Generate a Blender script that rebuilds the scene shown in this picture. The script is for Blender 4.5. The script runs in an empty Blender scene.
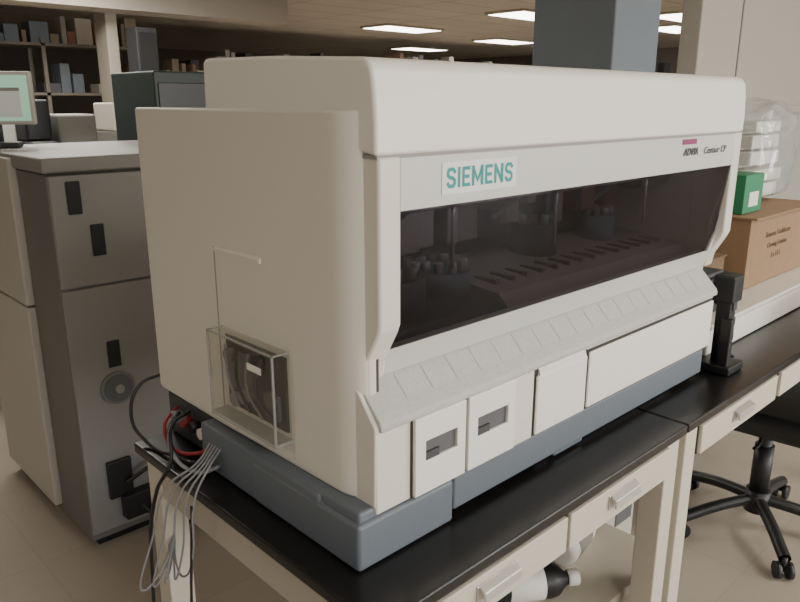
import bpy, bmesh, math, random
from mathutils import Vector, Matrix
random.seed(7)
COL=bpy.context.scene.collection

# ---------------- materials ----------------
def mat(name,col,rough=.5,metal=0,noise=0,scale=30,bump=0,spec=.5,coat=0,emit=None,es=0):
    m=bpy.data.materials.new(name); m.use_nodes=True
    nt=m.node_tree; b=nt.nodes['Principled BSDF']
    b.inputs['Roughness'].default_value=rough; b.inputs['Metallic'].default_value=metal
    b.inputs['Specular IOR Level'].default_value=spec
    b.inputs['Coat Weight'].default_value=coat
    tc=nt.nodes.new('ShaderNodeTexCoord'); n=nt.nodes.new('ShaderNodeTexNoise')
    n.inputs['Scale'].default_value=scale; n.inputs['Detail'].default_value=4
    nt.links.new(tc.outputs['Object'],n.inputs['Vector'])
    mx=nt.nodes.new('ShaderNodeMix'); mx.data_type='RGBA'
    k=max(noise,.01)
    mx.inputs[6].default_value=(*[c*(1-k) for c in col],1); mx.inputs[7].default_value=(*[min(1,c*(1+k)) for c in col],1)
    nt.links.new(n.outputs['Fac'],mx.inputs[0]); nt.links.new(mx.outputs[2],b.inputs['Base Color'])
    if bump:
        bp=nt.nodes.new('ShaderNodeBump'); bp.inputs['Strength'].default_value=bump; bp.inputs['Distance'].default_value=.002
        nt.links.new(n.outputs['Fac'],bp.inputs['Height']); nt.links.new(bp.outputs['Normal'],b.inputs['Normal'])
    if emit:
        b.inputs['Emission Color'].default_value=(*emit,1); b.inputs['Emission Strength'].default_value=es
    return m
IVORY=mat('ivory_plastic',(.70,.66,.59),.42,noise=.02,scale=200,bump=.05)
WHITE=mat('white_plastic',(.81,.78,.72),.38,noise=.02,scale=200,bump=.05)
FASC=mat('fascia_plastic',(.58,.58,.545),.42,noise=.02,scale=200)
LOGO=mat('logo_plate',(.74,.75,.73),.4)
LEDGE=mat('ledge_grey',(.46,.455,.43),.5,noise=.14,scale=160,bump=.3)
KEY=mat('ledge_key',(.48,.475,.45),.5,noise=.14,scale=160,bump=.2)
GREY=mat('base_grey',(.13,.15,.175),.5,noise=.04,scale=120,bump=.1)
DGREY=mat('dark_grey',(.05,.052,.056),.5)
SLOT=mat('slot_grey',(.10,.10,.105),.6)
BLACK=mat('black_plastic',(.012,.012,.013),.42)
GAP=mat('gap_dark',(.05,.045,.04),.8)
LINE=mat('seam_grey',(.30,.29,.27),.7)
TOPM=mat('black_resin_top',(.010,.009,.009),.28,noise=.3,scale=40)
BEIGE=mat('beige_laminate',(.56,.51,.42),.5,noise=.03,scale=60)
BEIGE2=mat('beige_frame',(.45,.40,.33),.5,noise=.03,scale=60)
CHROME=mat('satin_metal',(.55,.54,.50),.35,metal=.7)
TEAL=mat('teal_print',(.0,.26,.25),.5)
MAG=mat('magenta_print',(.25,.02,.12),.5)
INK=mat('dark_print',(.06,.05,.07),.5)
RED=mat('red_rubber',(.30,.025,.03),.45)
CABLE=mat('grey_cable',(.26,.26,.27),.5)
CARD=mat('cardboard',(.28,.175,.10),.85,noise=.12,scale=25)
CARDD=mat('cardboard_dark',(.16,.10,.055),.85,noise=.12,scale=25)
GREEN=mat('green_card',(.02,.20,.09),.5)
CABG=mat('cabinet_grey',(.24,.23,.215),.5,noise=.04,scale=60)
CABG2=mat('cabinet_side_grey',(.16,.15,.14),.5,noise=.04,scale=60)
CABW=mat('cabinet_cream',(.46,.43,.37),.5,noise=.03,scale=60)
COLM=mat('column_bluegrey',(.16,.185,.21),.7,noise=.05,scale=8)
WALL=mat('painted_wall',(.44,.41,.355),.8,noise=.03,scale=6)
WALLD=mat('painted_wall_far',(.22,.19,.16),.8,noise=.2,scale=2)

def tiles(name,col,rough,bw,bh,mort,mc):
    m=mat(name,col,rough,noise=.06,scale=3)
    nt=m.node_tree; b=nt.nodes['Principled BSDF']
    tc=nt.nodes.new('ShaderNodeTexCoord'); br=nt.nodes.new('ShaderNodeTexBrick')
    br.offset=0; br.inputs['Scale'].default_value=1.0
    br.inputs['Brick Width'].default_value=bw; br.inputs['Row Height'].default_value=bh
    br.inputs['Mortar Size'].default_value=mort
    br.inputs['Color1'].default_value=(1,1,1,1); br.inputs['Color2'].default_value=(.94,.94,.94,1); br.inputs['Mortar'].default_value=(mc,mc,mc,1)
    nt.links.new(tc.outputs['Object'],br.inputs['Vector'])
    src=b.inputs['Base Color'].links[0].from_socket
    mm=nt.nodes.new('ShaderNodeMix'); mm.data_type='RGBA'; mm.blend_type='MULTIPLY'; mm.inputs[0].default_value=1
    nt.links.new(src,mm.inputs[6]); nt.links.new(br.outputs['Color'],mm.inputs[7]); nt.links.new(mm.outputs[2],b.inputs['Base Color'])
    return m
FLOOR=tiles('vinyl_floor',(.37,.32,.26),.35,.6,.6,.002,.85)
CEIL=tiles('ceiling_tiles',(.74,.67,.58),.9,1.2,.6,.012,.6)
def glassy(name,tint,refl_rough=.04,fac=.5,milky=None,ior=1.5):
    m=bpy.data.materials.new(name); m.use_nodes=True; nt=m.node_tree; nt.nodes.clear()
    o=nt.nodes.new('ShaderNodeOutputMaterial'); t=nt.nodes.new('ShaderNodeBsdfTransparent'); t.inputs[0].default_value=(*tint,1)
    g=nt.nodes.new('ShaderNodeBsdfGlossy'); g.inputs['Roughness'].default_value=refl_rough; g.inputs[0].default_value=(.9,.9,.9,1)
    fr=nt.nodes.new('ShaderNodeFresnel'); fr.inputs[0].default_value=ior
    ge=nt.nodes.new('ShaderNodeNewGeometry'); inv=nt.nodes.new('ShaderNodeMath'); inv.operation='SUBTRACT'; inv.inputs[0].default_value=1
    mu=nt.nodes.new('ShaderNodeMath'); mu.operation='MULTIPLY'
    nt.links.new(ge.outputs['Backfacing'],inv.inputs[1]); nt.links.new(fr.outputs[0],mu.inputs[0]); nt.links.new(inv.outputs[0],mu.inputs[1])
    mx=nt.nodes.new('ShaderNodeMixShader')
    nt.links.new(mu.outputs[0],mx.inputs[0]); nt.links.new(t.outputs[0],mx.inputs[1]); nt.links.new(g.outputs[0],mx.inputs[2])
    last=mx.outputs[0]
    if milky:
        d=nt.nodes.new('ShaderNodeBsdfDiffuse'); d.inputs[0].default_value=(*milky,1)
        m2=nt.nodes.new('ShaderNodeMixShader'); m2.inputs[0].default_value=fac
        nt.links.new(last,m2.inputs[1]); nt.links.new(d.outputs[0],m2.inputs[2]); last=m2.outputs[0]
    nt.links.new(last,o.inputs[0]); return m
SMOKE=glassy('smoked_window',(.45,.42,.43),refl_rough=.01,ior=1.25)
CLEAR=glassy('clear_plastic',(.92,.92,.90),milky=(.6,.6,.58),fac=.02)
CLEARE=glassy('clear_plastic_edge',(.7,.7,.68),milky=(.65,.65,.62),fac=.4)
BAG=glassy('plastic_bag',(.93,.94,.94),refl_rough=.12,milky=(.75,.77,.77),fac=.16)

# ---------------- geometry helpers ----------------
def link(o,parent=None):
    COL.objects.link(o)
    if parent: o.parent=parent
    return o
def empty(name,loc=(0,0,0),rz=0):
    e=bpy.data.objects.new(name,None); e.location=loc; e.rotation_euler=(0,0,rz); e.empty_display_size=.1
    return link(e)
def finish(name,bm,m,parent,bevel=0,seg=3,smooth=False):
    bmesh.ops.recalc_face_normals(bm,faces=bm.faces)
    me=bpy.data.meshes.new(name); bm.to_mesh(me); bm.free(); me.materials.append(m)
    o=bpy.data.objects.new(name,me); link(o,parent)
    if bevel:
        b=o.modifiers.new('bev','BEVEL'); b.width=bevel; b.segments=seg; b.limit_method='ANGLE'; b.angle_limit=math.radians(25)
        for p in me.polygons: p.use_smooth=True
        w=o.modifiers.new('wn','WEIGHTED_NORMAL'); w.keep_sharp=False
    elif smooth:
        for p in me.polygons: p.use_smooth=True
    return o
def box(name,a,b,m,parent=None,bevel=0,seg=2):
    bm=bmesh.new(); bmesh.ops.create_cube(bm,size=1)
    for v in bm.verts:
        v.co=Vector(((a[i]+b[i])/2+v.co[i]*(b[i]-a[i]) for i in range(3)))
    return finish(name,bm,m,parent,bevel,seg)
def prism(name,pts,axis,c0,c1,m,parent=None,bevel=0,seg=3):
    bm=bmesh.new()
    def mk(p,c):
        q=list(p); q.insert(axis,c); return bm.verts.new(q)
    A=[mk(p,c0) for p in pts]; B=[mk(p,c1) for p in pts]; n=len(pts)
    bm.faces.new(A); bm.faces.new(B[::-1])
    for i in range(n): bm.faces.new([A[i],A[(i+1)%n],B[(i+1)%n],B[i]])
    return finish(name,bm,m,parent,bevel,seg)
def arc(cx,cy,r,a0,a1,n=6):
    return [(cx+r*math.cos(math.radians(a0+(a1-a0)*i/n)),cy+r*math.sin(math.radians(a0+(a1-a0)*i/n))) for i in range(n+1)]
def cyl(name,p0,p1,r0,m,parent=None,r1=None,n=20,bevel=0):
    p0=Vector(p0);p1=Vector(p1); d=p1-p0
    bm=bmesh.new(); bmesh.ops.create_cone(bm,cap_ends=True,segments=n,radius1=r0,radius2=r0 if r1 is None else r1,depth=d.length)
    M=Matrix.Translation((p0+p1)/2)@d.to_track_quat('Z','Y').to_matrix().to_4x4()
    bmesh.ops.transform(bm,matrix=M,verts=bm.verts)
    o=finish(name,bm,m,parent,bevel)
    for p in o.data.polygons: p.use_smooth=len(p.vertices)==4
    return o
def lathe(name,prof,m,parent=None,M=Matrix(),n=24):
    bm=bmesh.new(); rings=[]
    for r,z in prof: rings.append([bm.verts.new((r*math.cos(2*math.pi*i/n),r*math.sin(2*math.pi*i/n),z)) for i in range(n)])
    for a,b in zip(rings,rings[1:]):
        for i in range(n): bm.faces.new([a[i],a[(i+1)%n],b[(i+1)%n],b[i]])
    bm.faces.new(rings[0][::-1]); bm.faces.new(rings[-1])
    bmesh.ops.transform(bm,matrix=M,verts=bm.verts)
    o=finish(name,bm,m,parent)
    for p in o.data.polygons: p.use_smooth=len(p.vertices)==4
    return o
def tube(name,pts,r,m,parent=None):
    c=bpy.data.curves.new(name,'CURVE'); c.dimensions='3D'; c.bevel_depth=r; c.bevel_resolution=3; c.resolution_u=8
    s=c.splines.new('BEZIER'); s.bezier_points.add(len(pts)-1)
    for bp,p in zip(s.bezier_points,pts):
        bp.co=p; bp.handle_left_type=bp.handle_right_type='AUTO'
    c.materials.append(m); o=bpy.data.objects.new(name,c); return link(o,parent)
def text(name,body,loc,size,m,parent=None,bold=0,sx=1,shear=0,rot=(math.pi/2,0,0),ext=.0006,space=1.0):
    c=bpy.data.curves.new(name,'FONT'); c.body=body; c.size=size; c.offset=bold; c.extrude=ext; c.shear=shear; c.space_character=space
    c.align_x='CENTER'; c.align_y='CENTER'; c.materials.append(m)
    o=bpy.data.objects.new(name,c); o.location=loc; o.rotation_euler=rot; o.scale=(sx,1,1); return link(o,parent)
def frame(name,x0,x1,z0,z1,hx0,hx1,hz0,hz1,y0,y1,m,parent):
    bm=bmesh.new()
    O=[(x0,z0),(x1,z0),(x1,z1),(x0,z1)]; H=[(hx0,hz0),(hx1,hz0),(hx1,hz1),(hx0,hz1)]
    vs={}
    for k,P in (('o',O),('h',H)):
        for y in (y0,y1): vs[k,y]=[bm.verts.new((p[0],y,p[1])) for p in P]
    for i in range(4):
        j=(i+1)%4
        for y in (y0,y1): bm.faces.new([vs['o',y][i],vs['o',y][j],vs['h',y][j],vs['h',y][i]])
        for k in 'oh': bm.faces.new([vs[k,y0][i],vs[k,y0][j],vs[k,y1][j],vs[k,y1][i]])
    return finish(name,bm,m,parent,.002,2)
def block_letters(name,word,x0,z0,hh,lw,gap,st,y,m,parent):
    P={'S':[[(1,.86),(.8,1),(.2,1),(0,.86),(0,.66),(.2,.54),(.8,.46),(1,.34),(1,.14),(.8,0),(.2,0),(0,.14)]],
       'I':[[(.5,0),(.5,1)]],
       'E':[[(1,1),(0,1),(0,0),(1,0)],[(0,.5),(.85,.5)]],
       'M':[[(0,0),(0,1)],[(0,1),(.5,.2),(1,1)],[(1,1),(1,0)]],
       'N':[[(0,0),(0,1)],[(0,1),(1,0)],[(1,0),(1,1)]]}
    W={'I':.25,'M':1.25,'N':1.05,'S':.95,'E':.85}
    bm=bmesh.new(); x=x0; layer=0
    for ch in word:
        w_=lw*W[ch]; iw=w_-st
        for si,pl_ in enumerate(P[ch]):
            q=[Vector((x+st/2+(p[0]*iw if iw>0 else 0),z0+st/2+p[1]*(hh-st))) for p in pl_]
            L=[];R=[]
            for i,p in enumerate(q):
                d0=(q[i]-q[i-1]).normalized() if i>0 else None; d1=(q[i+1]-q[i]).normalized() if i<len(q)-1 else None
                if d0 is None: d0=d1
                if d1 is None: d1=d0
                n0=Vector((-d0.y,d0.x)); n1=Vector((-d1.y,d1.x)); n=(n0+n1).normalized(); k=min(1.3,1/max(.3,n.dot(n0)))
                e=Vector((0,0))
                if i==0: e=-d1*st/2
                if i==len(q)-1: e=d0*st/2
                L.append(p+n*st/2*k+e); R.append(p-n*st/2*k+e)
            yy=y-.00015*si
            for i in range(len(q)-1):
                a=[bm.verts.new((c.x,yy,c.y)) for c in (L[i],L[i+1],R[i+1],R[i])]
                fc=bm.faces.new(a)
                fc.normal_update()
                if fc.normal.y>0: fc.normal_flip()
        x+=w_+gap
    me=bpy.data.meshes.new(name); bm.to_mesh(me); bm.free(); me.materials.append(m)
    return link(bpy.data.objects.new(name,me),parent)

# ================= ROOM =================
box('floor',(-6,-6,-.1),(16,16,0),FLOOR)
CZ=2.75
box('ceiling',(-6,-6,CZ),(16,16,CZ+.1),CEIL)
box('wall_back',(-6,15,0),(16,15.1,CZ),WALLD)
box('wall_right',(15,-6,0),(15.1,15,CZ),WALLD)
box('wall_left',(-6.1,-6,0),(-6,15,CZ),WALL)
box('wall_front',(-6,-6.1,0),(16,-6,.9),WALL)
w=bpy.data.objects['wall_front']
box('upper_wall',(-6,-6.1,2.4),(16,-6,CZ),WALL,w)
for i,x in enumerate([-6,-2.2,1.6,5.4,9.2,13]):
    box('pier_%d'%i,(x,-6.1,.9),(x+.6,-6,2.4),WALL,w)
box('wall_partition',(3.85,1.32,0),(9,1.45,CZ),WALL,bevel=.01)
w=bpy.data.objects['wall_partition']
box('panel_joint_a',(4.42,1.312,1.60),(4.435,1.321,CZ),LINE,w)
box('panel_joint_b',(5.8,1.312,1.60),(5.815,1.321,CZ),LINE,w)
box('trim_1',(4.435,1.27,1.56),(9,1.32,1.60),CABW)
c=empty('support_column'); box('shaft',(2.48,1.085,0),(2.9,1.54,CZ),COLM,c,.01)
box('base_skirt',(2.47,1.075,0),(2.91,1.55,.12),BLACK,c)
c=empty('structural_column'); box('shaft',(2.62,7.0,0),(2.74,7.3,CZ),BEIGE2,c,.01); box('base_skirt',(2.61,6.99,0),(2.75,7.31,.1),BLACK,c)
box('trim_2',(-6,6.6,2.50),(4.6,7.0,CZ),CEIL)

TUBE=mat('lamp_diffuser',(1,.98,.92),.4,emit=(1,.95,.84),es=9)
def lamp(x,y,rot=0,power=0):
    e=empty('ceiling_light_panel',(x,y,CZ),rot)
    box('tray',(-.62,-.32,-.03),(.62,.32,-.001),BEIGE,e,.004)
    box('diffuser',(-.58,-.28,-.036),(.58,.28,-.031),TUBE,e)
    if power:
        l=bpy.data.lights.new('tube_light','AREA'); l.shape='RECTANGLE'; l.size=1.1; l.size_y=.5; l.energy=power; l.color=(1,.955,.88)
        o=bpy.data.objects.new('tube_light',l); o.location=(0,0,-.05); link(o,e)
for x,y,p in [(7.75,7.95,50),(7.75,5.45,40),(10.9,8.4,40),(11.2,11.0,0),(10.9,5.0,0),(9.4,4.1,0)]: lamp(x,y,0,p)
for x,y,p in [(-.6,-2.4,24),(2.6,-1.8,40),(.5,3.6,28),(-3.2,.8,14),(4.8,3.5,26),(1.8,5.9,50)]: lamp(x,y,0,p)  # panels above and behind the view, added to light the room

# ================= ANALYZER =================
A=empty('laboratory_analyzer')
XL,XR=.045,1.315
prof=[(0,1.556)]+[(0,1.60),(.003,1.645)]+arc(.034,1.664,.028,165,95,6)+[(.25,1.702),(.455,1.706),(.467,1.70),(.47,1.615),(.30,1.60)]
prism('top_cover',prof,0,XL,XR,WHITE,A,.007,4)
box('rear_body',(.07,.44,1.0),(1.27,.72,1.602),IVORY,A,.01)
box('lower_body',(.06,.06,.99),(1.25,.46,1.222),IVORY,A)
box('inner_top',(.07,.012,1.556),(1.29,.44,1.60),DGREY,A)
pl=[(.072,.030),(.060,.030)]+[(.028+.032-.032*math.cos(math.radians(a)),.030+.055-.055*math.sin(math.radians(a))) for a in (78,65,52,39,26,13,0)]+[(.027,.25),(.024,.45),(.026,.715)]+[(.031,.735),(.045,.742),(.072,.742)]
prism('side_cover',pl,2,1.002,1.620,IVORY,A,.006,3)
box('side_seam',(.054,.031,1.0),(.075,.05,1.60),GAP,A)
cheek=[(0,1.556),(0,1.300),(.006,1.285),(.034,1.235),(.040,1.200),(.10,1.20),(.10,1.556)]
prism('cheek_left',cheek,0,.050,.096,IVORY,A,.006,3)
prism('cheek_right',cheek,0,1.268,XR-.002,IVORY,A,.006,3)
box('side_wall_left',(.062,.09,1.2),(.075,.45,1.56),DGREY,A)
box('side_wall_right',(1.27,.05,1.0),(1.283,.45,1.56),IVORY,A)
box('seam_under_cover',(XL+.004,.002,1.5525),(XR-.004,.2,1.558),LINE,A)
box('fascia_upper',(.094,.001,1.474),(1.272,.016,1.553),FASC,A,.002)
def slab(name,pts,t,m,parent):
    bm=bmesh.new(); a=[bm.verts.new(p) for p in pts]; b=[bm.verts.new((p[0],p[1]+t,p[2])) for p in pts]; n=len(pts)
    bm.faces.new(a); bm.faces.new(b[::-1])
    for i in range(n): bm.faces.new([a[i],a[(i+1)%n],b[(i+1)%n],b[i]])
    return finish(name,bm,m,parent)
def gy(z): return .002+(1.476-z)/(1.476-1.256)*.026
slab('smoked_window',[(.098,gy(1.476),1.476),(1.275,gy(1.476),1.476),(1.275,gy(1.40),1.40),(1.262,gy(1.30),1.30),(1.236,gy(1.250),1.250),(.084,gy(1.250),1.250),(.098,gy(1.29),1.29)],.003,SMOKE,A)
slab('window_lower_trim',[(.080,.028,1.251),(1.27,.028,1.251),(1.285,.045,1.203),(.070,.045,1.203)],.02,FASC,A)
slab('window_right_trim',[(1.236,.024,1.251),(1.262,.018,1.30),(1.276,.004,1.40),(1.285,.004,1.40),(1.285,.03,1.251)],.01,FASC,A)
I=A
box('inner_back',(.075,.36,1.222),(1.27,.37,1.556),mat('inner_back',(.05,.05,.055),.7),I)
DECK_REFL=mat('inner_deck',(.36,.32,.32),.6,noise=.2,scale=14); IM=mat('inner_metal',(.5,.5,.52),.35,metal=.5); ID=mat('inner_dark',(.05,.05,.06),.5); IB=mat('inner_blue',(.13,.17,.22),.5); IBR=mat('inner_brown',(.22,.10,.06),.6)  # deck tone lightened to paint in a tabletop reflection on the window
prism('inner_deck_a',[(.06,1.222),(.34,1.222),(.34,1.285),(.10,1.262)],0,.46,1.25,DECK_REFL,I)
box('inner_deck_b',(.1,.08,1.222),(.46,.33,1.25),ID,I,.01)
for k in range(14):
    box('deck_slot_%d'%k,(.50+.053*k,.14,1.266),(.512+.053*k,.20,1.275),CABG2,I)
for i,(x,y,r,z1) in enumerate([(.24,.2,.08,1.32),(.42,.22,.06,1.30),(.8,.27,.06,1.35),(1.08,.27,.05,1.34)]):
    cyl('carousel_%d'%i,(x,y,1.25),(x,y,z1),r,IB if i%2 else ID,I,n=28)
    for k in range(10):
        a=k*math.pi/5; cyl('vial_%d_%d'%(i,k),(x+r*.75*math.cos(a),y+r*.75*math.sin(a),z1),(x+r*.75*math.cos(a),y+r*.75*math.sin(a),z1+.022),.009,IM if k%2 else DECK_REFL,I,n=10)
rr=random.Random(5)
x=.12; i=0
while x<1.22:
    w_=rr.uniform(.02,.07); z0=rr.choice([1.30,1.33,1.36,1.40]); z1=z0+rr.uniform(.04,.14)
    box('module_%d'%i,(x,.24+rr.uniform(0,.05),z0),(x+w_,.355,min(z1,1.54)),[ID,IM,DECK_REFL,IB,ID,IBR][rr.randrange(6)],I,.004); x+=w_+rr.uniform(.005,.03); i+=1
cyl('rail',(.09,.2,1.5),(1.26,.2,1.5),.007,IM,I); cyl('rail_b',(.09,.16,1.44),(1.26,.16,1.44),.004,IM,I)
for i,x in enumerate([.36,.70,1.1]):
    box('probe_arm_%d'%i,(x,.14,1.44),(x+.03,.26,1.51),[DECK_REFL,IBR,IB][i],I,.004); cyl('probe_%d'%i,(x+.015,.15,1.32),(x+.015,.15,1.46),.004,IM,I)
    tube('hose_%d'%i,[(x+.01,.2,1.5),(x-.06,.18,1.45),(x-.08,.25,1.38)],.005,IM if i%2 else CABLE,I)
box('added_fill_bar',(.2,.05,1.535),(1.2,.07,1.554),WHITE,I)  # added bar to carry the interior fill lamp
l=bpy.data.lights.new('added_interior_fill','AREA'); l.shape='RECTANGLE'; l.size=1.0; l.size_y=.02; l.energy=.55; l.color=(.9,.95,1)  # added lamp that brightens the dark interior behind the window
o=bpy.data.objects.new('added_interior_fill',l); o.location=(.7,.06,1.53); o.rotation_euler=(math.radians(30),0,0); link(o,A)
# ledge module
prism('ledge',[(.052,1.206),(-.002,1.150),(-.006,1.142),(-.006,1.132),(.08,1.132),(.08,1.206)],0,.046,1.262,LEDGE,A,.003)
for i in range(18):
    x=.12+i*.062
    prism('ledge_key_%d'%i,[(.044,1.1985),(.012,1.1654),(.0118,1.1656),(.0438,1.1987)],0,x,x+.0602,KEY,A)
prism('lower_front',[(.0,.988),(.0,1.134),(.08,1.134),(.08,.988)],0,.040,1.25,IVORY,A,.004)
prism('lower_left_end',[(.002,1.0),(.0,1.14),(.048,1.20),(.09,1.21),(.09,1.0)],0,.038,.060,IVORY,A,.003)
box('lower_left_fill',(.046,.036,1.15),(.07,.10,1.24),IVORY,A)
for nm,x0,x1 in (('drawer_a',.118,.243),('drawer_b',.251,.384)):
    box(nm+'_gap',(x0-.003,-.0015,.990),(x1+.003,.002,1.136),GAP,A)
    frame(nm,x0,x1,.992,1.134,x0+.025,x1-.022,1.052,1.088,-.010,-.002,WHITE,A)
    box(nm+'_slot',(x0+.022,-.0035,1.05),(x1-.02,-.0015,1.09),SLOT,A)
    box(nm+'_lip',(x0+.025,-.008,1.052),(x0+.06,-.003,1.066),DGREY,A)
box('strip_panel',(.390,-.004,.99),(.448,.0,1.134),IVORY,A,.002)
box('door_gap',(.452,-.0015,.990),(.634,.001,1.136),GAP,A)
box('door_panel',(.455,-.008,.993),(.631,-.001,1.118),WHITE,A,.004)
prism('door_pull',[(-.001,1.118),(-.008,1.118),(-.003,1.134),(-.001,1.134)],0,.462,.625,IVORY,A)
box('wide_panel_gap',(.637,-.0015,.990),(1.243,.001,1.127),GAP,A)
box('wide_panel',(.640,-.008,.995),(1.240,-.001,1.122),WHITE,A,.006)
# base
prism('base_front_left',[(-.002,-.004),(.222,-.004),(.222,.3),(-.002,.3)],2,.902,.986,GREY,A,.008)
box('base_side',(.0,.10,.902),(.2,.50,1.0),GREY,A,.008)
box('base_side_rear',(.03,.45,.902),(.2,.70,1.0),DGREY,A,.006)
box('base_side_step',(.006,.004,.96),(.2,.3,1.003),GREY,A,.006)
box('base_front',(.230,.004,.915),(1.238,.2,.986),GREY,A,.006)
box('base_lower_rail',(.50,.02,.902),(1.10,.3,.935),DGREY,A,.004)
box('base_lower_rail_b',(.55,.008,.906),(.66,.02,.925),GREY,A,.004)
box('base_core',(.2,.1,.902),(1.2,.70,.99),DGREY,A)
for i,(y,m_) in enumerate([(.52,IVORY),(.56,BLACK),(.60,RED),(.64,CABLE)]):
    cyl('port_%d'%i,(.03,y,.96),(.008,y,.96),.012,m_,A,n=14)
# badges
box('logo_plate',(.182,-.0003,1.491),(.368,.0012,1.541),LOGO,A)
block_letters('logo_text','SIEMENS',.192,1.5005,.032,.0222,.0048,.0058,-.001,TEAL,A)
box('badge_bar',(.982,-.0005,1.536),(1.052,.001,1.548),MAG,A)
text('badge_text','ADVIA',(1.025,-.001,1.518),.024,INK,A,bold=.0003,shear=.3,space=1.05)
text('badge_text_b','Centaur CP',(1.155,-.001,1.518),.023,INK,A,shear=.2,space=1.1)
# side pocket
Pk=A
box('recess_line_v',(.0235,.432,1.03),(.026,.436,1.37),LINE,Pk)
prism('recess_rib',[(.0262,1.372),(.0225,1.367),(.0225,1.362),(.028,1.360)],1,.28,.434,IVORY,Pk)
box('pocket_back',(.0225,.215,1.065),(.0295,.41,1.205),mat('pocket_dark',(.06,.052,.042),.5),Pk)
box('pocket_plate',(.019,.31,1.10),(.024,.40,1.18),CABG2,Pk,.003)
box('pocket_plate_b',(.015,.23,1.08),(.024,.28,1.13),SLOT,Pk,.003)
for i,(y,z) in enumerate([(.385,1.17),(.34,1.10),(.29,1.18),(.25,1.12),(.37,1.085)]):
    cyl('fitting_%d'%i,(.024,y,z),(.008,y,z),.014,[CABG2,CABLE,BLACK][i%3],Pk,n=14)
for i in range(4):
    tube('pocket_tube_%d'%i,[(.012,.395-.04*i,1.19),(.004,.375-.03*i,1.13),(.010,.355-.04*i,1.075)],.003,[CABLE,BLACK,CABG,DGREY][i],Pk)
box('pocket_shield_front',(-.010,.207,1.055),(-.008,.42,1.218),CLEAR,Pk)
for nm,a,b in [('edge_a',(-.011,.205,1.216),(-.007,.422,1.219)),('edge_b',(-.011,.205,1.05),(-.007,.208,1.219)),('edge_c',(-.011,.419,1.05),(-.007,.422,1.219)),('edge_d',(-.010,.205,1.216),(.026,.208,1.219)),('edge_e',(-.010,.419,1.216),(.026,.422,1.219))]:
    box('pocket_'+nm,a,b,CLEARE,Pk)
box('pocket_shield_top',(-.010,.207,1.216),(.026,.42,1.218),CLEAR,Pk)
box('pocket_shield_end',(-.010,.207,1.055),(.026,.209,1.218),CLEAR,Pk)
box('pocket_tray',(-.011,.205,1.048),(.028,.422,1.054),CLEARE,Pk)
box('pocket_label',(-.0105,.24,1.175),(-.0101,.285,1.188),WHITE,Pk)

# ================= BENCHES =================
def bench(x0,x1,y0,y1,drawers):
    B=empty('lab_bench')
    box('worktop',(x0,y0,.876),(x1,y1,.90),TOPM,B,.004)
    f=y0+.015
    box('apron_front',(x0+.03,f,.79),(x1-.03,f+.02,.876),BEIGE2,B)
    box('apron_back',(x0+.03,y1-.04,.79),(x1-.03,y1-.02,.876),BEIGE2,B)
    box('apron_left',(x0+.02,f,.79),(x0+.04,y1-.02,.876),BEIGE2,B)
    box('apron_right',(x1-.04,f,.79),(x1-.02,y1-.02,.876),BEIGE2,B)
    for i,(lx,ly) in enumerate([(x0+.015,f-.005),(x1-.075,f-.005),(x0+.015,y1-.085),(x1-.075,y1-.085)]):
        box('leg_%d'%(i+1),(lx,ly,0.0),(lx+.06,ly+.06,.874),BEIGE,B,.004)
    box('stretcher_back',(x0+.07,y1-.07,.12),(x1-.07,y1-.04,.18),BEIGE2,B)
    for i,(a,b) in enumerate(drawers):
        box('drawer_gap_%d'%i,(a-.003,f-.003,.789),(b+.003,f+.001,.871),GAP,B)
        box('drawer_front_%d'%i,(a,f-.014,.792),(b,f-.002,.868),BEIGE,B,.003)
        cx=(a+b)/2-.01
        box('pull_plate_%d'%i,(cx-.055,f-.017,.820),(cx+.055,f-.013,.854),CHROME,B,.002)
        prism('pull_hood_%d'%i,[(f-.016,.854),(f-.030,.846),(f-.032,.828),(f-.027,.828),(f-.026,.842),(f-.016,.848)],0,cx-.05,cx+.05,CHROME,B,.001)
    return B
bench(-.06,.92,-.113,.70,[(.02,.43),(.44,.84)])
bench(.925,2.75,-.113,.70,[(1.01,1.50),(1.53,2.0),(2.05,2.6)])

# ================= CABLES =================
Cb=empty('cable_bundle')
for i in range(5):
    y=.40+.010*i
    tube('grey_cable_%d'%i,[(.0,y+.02,.965),(-.04,y,.945),(-.072-.004*i,y-.0+.010*i,.895),(-.085-.006*i,y+.0+.02*i,.78),(-.08-.010*i,y+.05+.02*i,.70-.02*i),(-.05,y+.16,.66),(-.02,y+.22,.70)],.0022,CABLE,Cb)
tube('red_cable',[(.03,.66,.97),(-.02,.62,.955),(-.03,.57,.925),(-.01,.50,.93),(.0,.46,.955)],.004,RED,Cb)
tube('black_cable_c',[(.02,.63,.97),(-.02,.60,.95),(-.035,.55,.92),(-.02,.48,.92),(-.01,.43,.96)],.005,BLACK,Cb)
tube('grey_cable_c',[(.02,.60,.97),(-.03,.57,.97),(-.05,.52,.93),(-.03,.46,.91),(-.005,.42,.93)],.004,CABLE,Cb)
tube('black_cable',[(.04,.73,1.03),(-.01,.75,1.01),(-.05,.72,.95),(-.045,.66,.91),(-.03,.56,.912),(.0,.50,.93)],.004,BLACK,Cb)
tube('black_cable_b',[(.02,.58,.99),(-.03,.56,.98),(-.06,.52,.92),(-.085,.54,.86),(-.09,.6,.6),(-.05,.7,.2),(-.02,.78,.01)],.004,BLACK,Cb)
tube('floor_cable',[(-.08,.40,.88),(-.09,.42,.6),(-.03,.5,.25),(.05,.55,.012)],.003,BLACK,Cb)

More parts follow.
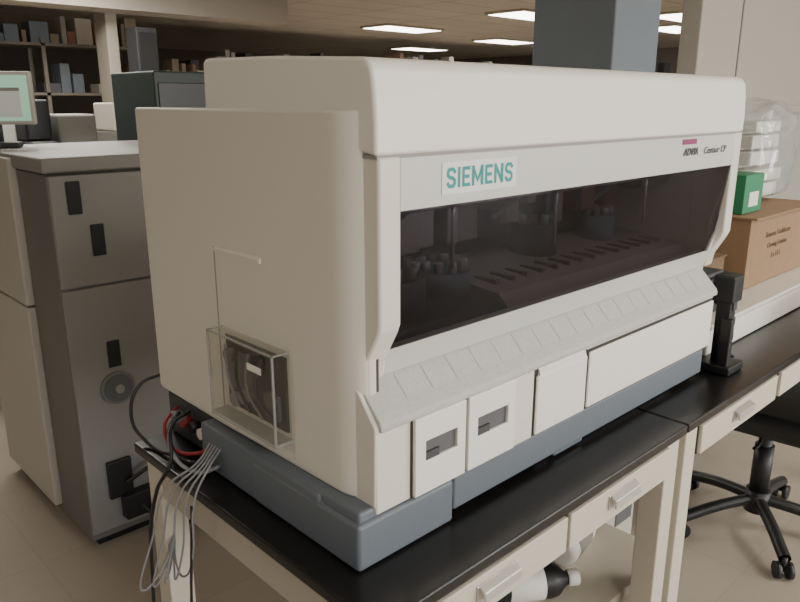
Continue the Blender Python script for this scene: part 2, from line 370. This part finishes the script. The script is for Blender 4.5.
# ================= LEFT CABINET INSTRUMENT =================
K=empty('floor_standing_analyzer')
cx0,cx1,cy0,cy1=.163,.95,1.737,2.62
box('carcass',(cx0,cy0+.012,.03),(cx1,cy1,1.40),CABG2,K,.006)
box('plinth',(cx0+.03,cy0+.03,0),(cx1-.03,cy1-.03,.05),BLACK,K)
box('top_slab',(cx0-.015,cy0-.01,1.405),(cx1+.01,cy1,1.455),CABG,K,.008)
box('top_gap',(cx0,cy0,1.398),(cx1,cy1-.02,1.406),GAP,K)
box('front_door_upper',(cx0+.004,cy0,1.012),(cx1-.2,cy0+.014,1.395),CABG,K,.004)
box('front_door_lower',(cx0+.004,cy0,.06),(cx1-.2,cy0+.014,1.004),CABG,K,.004)
box('front_door_side',(cx1-.195,cy0,.06),(cx1,cy0+.014,1.395),CABG,K,.004)
for i,(x,z0,z1) in enumerate([(.24,1.265,1.375),(.305,1.115,1.225),(.315,.70,.80)]):
    box('handle_recess_%d'%i,(x-.022,cy0-.006,z0),(x+.024,cy0+.002,z1),BLACK,K,.003)
cyl('gauge_ring',(.315,cy0-.012,.62),(.315,cy0+.002,.62),.062,CABG2,K,n=32)
cyl('gauge_face',(.315,cy0-.016,.62),(.315,cy0-.010,.62),.052,SLOT,K,n=32)
cyl('gauge_knob',(.315,cy0-.03,.62),(.315,cy0-.015,.62),.016,CABG,K,n=20)
box('power_inlet',(.24,cy0-.02,.19),(.33,cy0,.34),BLACK,K,.004)
box('power_block',(.28,cy0-.05,.10),(.46,cy0,.20),BLACK,K,.006)
tube('inlet_cord',[(.3,cy0-.03,.25),(.42,cy0-.08,.3),(.5,cy0-.06,.15),(.55,cy0-.1,.02)],.008,BLACK,K)
tube('inlet_cord_b',[(.33,cy0-.03,.16),(.4,cy0-.1,.08),(.6,cy0-.12,.015),(.75,cy0-.1,.012)],.008,BLACK,K)
box('side_panel_upper',(cx0-.03,cy0+.30,.90),(cx0+.002,cy1,1.44),CABW,K,.006)
box('side_panel_lower',(cx0-.03,cy0+.30,.07),(cx0+.002,cy1,.892),CABW,K,.006)

M=empty('computer_monitor',(.24,2.50,1.456),math.radians(-30))
SCR=mat('screen_glow',(.3,.5,.4),.3,emit=(.40,.75,.50),es=.45)
box('bezel',(-.20,-.015,.085),(.155,.02,.29),CABW,M,.008); box('screen',(-.185,-.019,.10),(.14,-.014,.275),SCR,M)
box('screen_window',(-.09,-.021,.115),(.11,-.018,.225),mat('scr2',(.3,.3,.3),.4,emit=(.6,.58,.5),es=.35),M)
box('screen_bar',(-.09,-.022,.215),(.11,-.020,.228),CABG,M)
cyl('stand',(0,.02,.01),(0,.02,.12),.02,DGREY,M); cyl('foot',(0,.02,0),(0,.02,.014),.08,DGREY,M)
box('keyboard_arm',(-.1,-.10,.0),(.1,-.02,.02),DGREY,M,.004)

N=empty('side_bench'); box('worktop',(.2,3.35,.85),(2.2,4.1,.9),BEIGE,N,.004)
for i,(x,y) in enumerate([(.25,3.4),(2.1,3.4),(.25,4.0),(2.1,4.0)]): box('leg_%d'%i,(x,y,0),(x+.06,y+.06,.85),BEIGE2,N)

def instrument(x,y,z,w,d,hh,m,m2):
    E=empty('benchtop_instrument',(x,y,z)); box('body',(0,0,0),(w,d,hh*.7),m,E,.015); box('head',(0,d*.25,hh*.7),(w,d,hh),m2,E,.015)
    box('display',(w*.2,-.004,hh*.3),(w*.7,.004,hh*.55),DGREY,E); box('slot',(w*.1,-.003,.03),(w*.9,.003,.07),GAP,E)
instrument(.42,3.5,.9,.22,.4,.62,CABG,WHITE); instrument(.68,3.5,.9,.14,.3,.74,DGREY,BLACK); instrument(.86,3.5,.9,.22,.4,.66,WHITE,CABG); instrument(1.5,3.5,.9,.4,.4,.6,IVORY,CABG)
def bottle(name,loc,rot,m,lab,s=1):
    B=empty(name); Mx=Matrix.Translation(loc)@Matrix.Rotation(rot[2],4,'Z')@Matrix.Rotation(rot[1],4,'Y')@Matrix.Scale(s,4)
    lathe('body',[(.03,0),(.042,.004),(.045,.02),(.045,.15),(.04,.17),(.018,.195),(.016,.205)],m,B,Mx)
    lathe('label',[(.0455,.04),(.0458,.041),(.0458,.13),(.0455,.131)],lab,B,Mx)
    lathe('cap',[(.019,.2),(.021,.202),(.021,.228),(.019,.23)],BLACK if m!=BLACK else WHITE,B,Mx)

E=empty('rack_computer_case',(1.02,2.70,0)); box('case',(0,0,0),(.34,.5,1.775),mat('green_black',(.02,.03,.028),.5),E,.01); box('front_panel',(.02,-.006,.2),(.32,.001,1.72),BLACK,E,.004)
for i in range(6): box('vent_%d'%i,(.05,-.01,.4+.2*i),(.29,-.005,.44+.2*i),BLACK,E)

# ================= RIGHT SIDE ITEMS =================
W=empty('white_reagent_box'); box('case',(1.40,.06,.902),(2.60,.50,.985),WHITE,W,.008); box('lid',(1.39,.05,.988),(2.61,.51,1.005),IVORY,W,.005)
X=empty('cardboard_box'); box('carton',(1.86,.15,1.007),(2.45,.47,1.25),CARD,X,.003)
box('flap_a',(1.85,.13,1.250),(2.46,.30,1.256),CARD,X); box('flap_b',(1.85,.305,1.250),(2.46,.48,1.255),CARD,X)
box('tape',(1.8590,.29,1.14),(1.8595,.33,1.25),BEIGE,X)
for i,(t,z,s) in enumerate([('Siemens Healthcare',1.18,.030),('Cleaning Solution',1.14,.026),('2 x 1.5 L',1.10,.026)]): text('print_%d'%i,t,(2.12,.149,z),s,CARDD,X)
X=empty('small_carton'); box('carton',(1.62,.20,1.007),(1.80,.36,1.13),CARDD,X,.003); box('flap',(1.615,.195,1.13),(1.805,.28,1.134),CARDD,X)
G=empty('green_reagent_carton'); box('carton',(1.90,.20,1.258),(2.06,.32,1.39),GREEN,G,.003); box('label',(1.94,.198,1.28),(2.02,.1995,1.33),WHITE,G)
Bg=empty('clear_plastic_bag')
def sheetbag(c,s,m,parent,seed):
    bm=bmesh.new(); bmesh.ops.create_icosphere(bm,subdivisions=5,radius=1)
    from mathutils import noise as nz
    for v in bm.verts:
        co=v.co.copy(); q=Vector([math.copysign(abs(t)**.6,t) for t in co])
        k=1+.14*nz.noise(co*1.7+Vector((seed,0,0)))+.12*abs(nz.noise(co*4+Vector((seed,3,0))))+.03*abs(nz.noise(co*9+Vector((0,seed,0))))
        q=q*k; v.co=Vector((c[i]+q[i]*s[i] for i in range(3))); v.co.z=max(v.co.z,c[2]-s[2]*.9)
    return finish('bag_film',bm,m,parent,smooth=True)
sheetbag((2.34,.35,1.44),(.23,.11,.18),BAG,Bg,3.3)
for i,(x,y,z,w_,hh,m_) in enumerate([(2.12,.28,1.28,.3,.05,WHITE),(2.14,.27,1.34,.28,.045,IVORY),(2.16,.29,1.40,.27,.05,WHITE),(2.18,.3,1.46,.26,.05,IVORY),(2.20,.3,1.52,.24,.04,WHITE)]):
    box('tray_%d'%i,(x,y,z),(x+w_,y+.1,z+hh),m_,Bg,.006)
Pw=empty('black_power_strip')
box('post',(1.325,-.02,.902),(1.365,.02,1.13),BLACK,Pw,.004); box('foot',(1.29,-.05,.902),(1.39,.045,.926),BLACK,Pw,.004)
box('post_b',(1.295,-.04,.922),(1.318,-.01,1.06),BLACK,Pw,.004)
box('head',(1.31,-.03,1.10),(1.375,.03,1.175),BLACK,Pw,.006)
for i in range(4): box('socket_%d'%i,(1.338,-.024,.94+.045*i),(1.362,-.019,.965+.045*i),DGREY,Pw,.002)
Bx=empty('black_adapter_box'); box('body',(1.42,.10,1.007),(1.58,.26,1.12),BLACK,Bx,.01); box('lid',(1.43,.105,1.12),(1.57,.25,1.135),DGREY,Bx,.006)
box('plug',(1.44,.08,1.05),(1.49,.10,1.09),DGREY,Bx,.004)
tube('lead',[(1.46,.08,1.06),(1.44,.02,1.04),(1.40,.01,.95),(1.44,.0,.91)],.005,BLACK,Bx)

# ================= UNDER BENCH =================
D=empty('desktop_printer',(1.28,.38,0))
box('shell',(-.13,-.14,.0),(.13,.22,.50),WHITE,D,.02,4); box('front_face',(-.11,-.146,.04),(.11,-.138,.47),CABW,D,.004)
box('dark_slot',(-.01,-.150,.31),(.09,-.144,.45),SLOT,D,.006); box('grille',(-.09,-.150,.07),(.08,-.145,.1),SLOT,D)
Cr=empty('storage_crate')
box('base',(.50,.0,.0),(1.12,.6,.38),BEIGE2,Cr,.005)
box('rim',(.49,-.01,.38),(1.13,.61,.41),BEIGE,Cr,.004)
for i,(x,y,rz,m,l) in enumerate([(.60,.20,-.60,BLACK,WHITE),(.70,.34,-.45,BLACK,WHITE),(.90,.40,-.3,WHITE,CABW),(.84,.16,.2,WHITE,CABG),(.58,.42,0,CABG,WHITE)]):
    bottle('reagent_bottle',(x,y,.457),(0,math.pi/2,rz),m,l,1.0)
bottle('reagent_bottle',(1.06,.52,.411),(0,0,0),WHITE,CABW)
bottle('reagent_bottle',(.84,.54,.411),(0,0,0),CABG,GREEN,.9)

# ================= CHAIR =================
Ch=empty('office_chair',(2.12,.09,0),-math.pi/2+.1)
for i in range(5):
    a=2*math.pi*i/5+.25
    d=Vector((math.cos(a),math.sin(a),0)); pts=[d*.03+Vector((0,0,.13)),d*.18+Vector((0,0,.11)),d*.32+Vector((0,0,.075))]
    tube('base_arm_%d'%i,[tuple(p) for p in pts],.022,BLACK,Ch)
    p=d*.32; t=Vector((-d.y,d.x,0))
    for k in (-1,1): cyl('caster_%d_%d'%(i,k),tuple(p+t*.012*k+Vector((0,0,.03))),tuple(p+t*.030*k+Vector((0,0,.03))),.03,BLACK,Ch,n=18)
    cyl('caster_pin_%d'%i,tuple(p+Vector((0,0,.03))),tuple(p+Vector((0,0,.085))),.01,BLACK,Ch,n=10)
cyl('hub',(0,0,.08),(0,0,.17),.045,BLACK,Ch); cyl('gas_lift',(0,0,.15),(0,0,.42),.025,DGREY,Ch); cyl('lift_cover',(0,0,.15),(0,0,.36),.035,BLACK,Ch)
box('mechanism',(-.10,-.07,.42),(.10,.07,.48),BLACK,Ch,.01)
box('seat',(-.25,-.25,.48),(.22,.25,.57),BLACK,Ch,.035,4)
tube('back_bracket',[(.1,0,.45),(.25,0,.44),(.31,0,.55),(.30,0,.72)],.018,BLACK,Ch)
box('backrest',(.27,-.21,.62),(.33,.21,1.02),BLACK,Ch,.028,4)
tube('lever',[(0,-.05,.44),(.02,-.2,.44),(.02,-.26,.45)],.006,BLACK,Ch)

# ================= BACKGROUND =================
pal=[mat('goods_%d'%i,c,.7) for i,c in enumerate([(.26,.17,.12),(.45,.42,.36),(.10,.10,.11),(.25,.20,.15),(.16,.19,.22),(.5,.47,.4),(.06,.06,.065),(.32,.27,.2),(.28,.13,.09),(.38,.36,.33)])]
SH=mat('shelf_metal',(.22,.19,.16),.6)
def rack(x0,y0,L,H=2.3,rot=0,d=.5,nsh=5):
    R=empty('storage_shelf',(x0,y0,0),rot)
    for i,x in enumerate((0,L/2,L)):
        for y in (0,d-.04): box('post_%d'%i,(x,y,0),(x+.04,y+.04,H),SH,R)
    bms={}
    for k in range(nsh):
        z=.15+k*(H-.2)/(nsh-1)
        box('shelf_%d'%k,(0,0,z-.03),(L+.04,d,z),SH,R)
        x=.06
        while x<L-.3:
            w=random.uniform(.04,.2); hh=random.uniform(.08,.34)
            if random.random()<.9:
                mi=random.randrange(len(pal)); bm=bms.setdefault(mi,bmesh.new())
                g=bmesh.ops.create_cube(bm,size=1)['verts']; dd=random.uniform(.2,.42)
                for v in g: v.co=Vector((x+w/2+v.co.x*w,.03+dd/2+v.co.y*dd,z+hh/2+v.co.z*hh))
            x+=w+random.uniform(.005,.04)
    for mi,bm in bms.items(): finish('goods_%d'%mi,bm,pal[mi],R,.004,1)
rack(1.0,8.0,2.6,2.3); rack(3.7,8.0,1.8,1.9); rack(4.8,9.6,3.5,2.15); rack(8.8,9.4,3.6,2.2); rack(10.6,7.2,3.6,2.2,-.2); rack(9.2,5.6,1.6,2.0); rack(-2.2,6.4,3.2,1.9)
def bgbench(x0,y0,L):
    B=empty('lab_bench'); box('worktop',(x0,y0,.86),(x0+L,y0+.8,.9),TOPM,B); box('cabinet',(x0+.03,y0+.03,0),(x0+L-.03,y0+.77,.86),BEIGE,B)
bgbench(1.0,4.7,3.6)
instrument(1.15,4.85,.9,.4,.45,.6,WHITE,IVORY); instrument(1.75,4.85,.9,.5,.5,.72,CABG,IVORY); instrument(2.45,4.9,.9,.5,.5,.6,IVORY,CABG); instrument(3.2,4.9,.9,.6,.5,.85,CABW,WHITE)
E=empty('dark_pillar',(2.75,6.6,0)); box('body',(0,0,0),(.22,.25,2.35),mat('slate',(.04,.04,.045),.6),E,.01); box('door',(.02,-.01,.1),(.20,.001,2.3),BLACK,E,.004)  # dark pillar, modelled as a tall box with a front panel

# ================= LIGHT =================
wd=bpy.data.worlds.new('World'); bpy.context.scene.world=wd; wd.use_nodes=True
nt=wd.node_tree; bg=nt.nodes['Background']; sky=nt.nodes.new('ShaderNodeTexSky'); sky.sky_type='NISHITA'; sky.sun_disc=False; sky.sun_elevation=math.radians(35)
nt.links.new(sky.outputs[0],bg.inputs[0]); bg.inputs[1].default_value=.2
def daylight(x,y,z,rx,rz,sx,sy,e,col=(1,.985,.96)):
    l=bpy.data.lights.new('window_daylight','AREA'); l.shape='RECTANGLE'; l.size=sx; l.size_y=sy; l.energy=e; l.color=col
    o=bpy.data.objects.new('window_daylight',l); o.location=(x,y,z); o.rotation_euler=(rx,0,rz); link(o)
for i,x in enumerate([-3.5,.3,4.1,7.9]):
    daylight(x,-5.95,1.65,math.radians(90),0,3.1,1.45,[15,80,210,160][i])

# ================= CAMERA =================
cd=bpy.data.cameras.new('camera'); cd.lens=32.5; cd.sensor_width=36; cd.clip_start=.02; cd.clip_end=60
co=bpy.data.objects.new('camera',cd); link(co); co.location=(-.643,-.769,1.632)
h=Vector((.691,.723,0)).normalized(); th=math.atan(200/723)
f=h*math.cos(th)-Vector((0,0,1))*math.sin(th)
co.rotation_euler=f.to_track_quat('-Z','Y').to_euler()
bpy.context.scene.camera=co
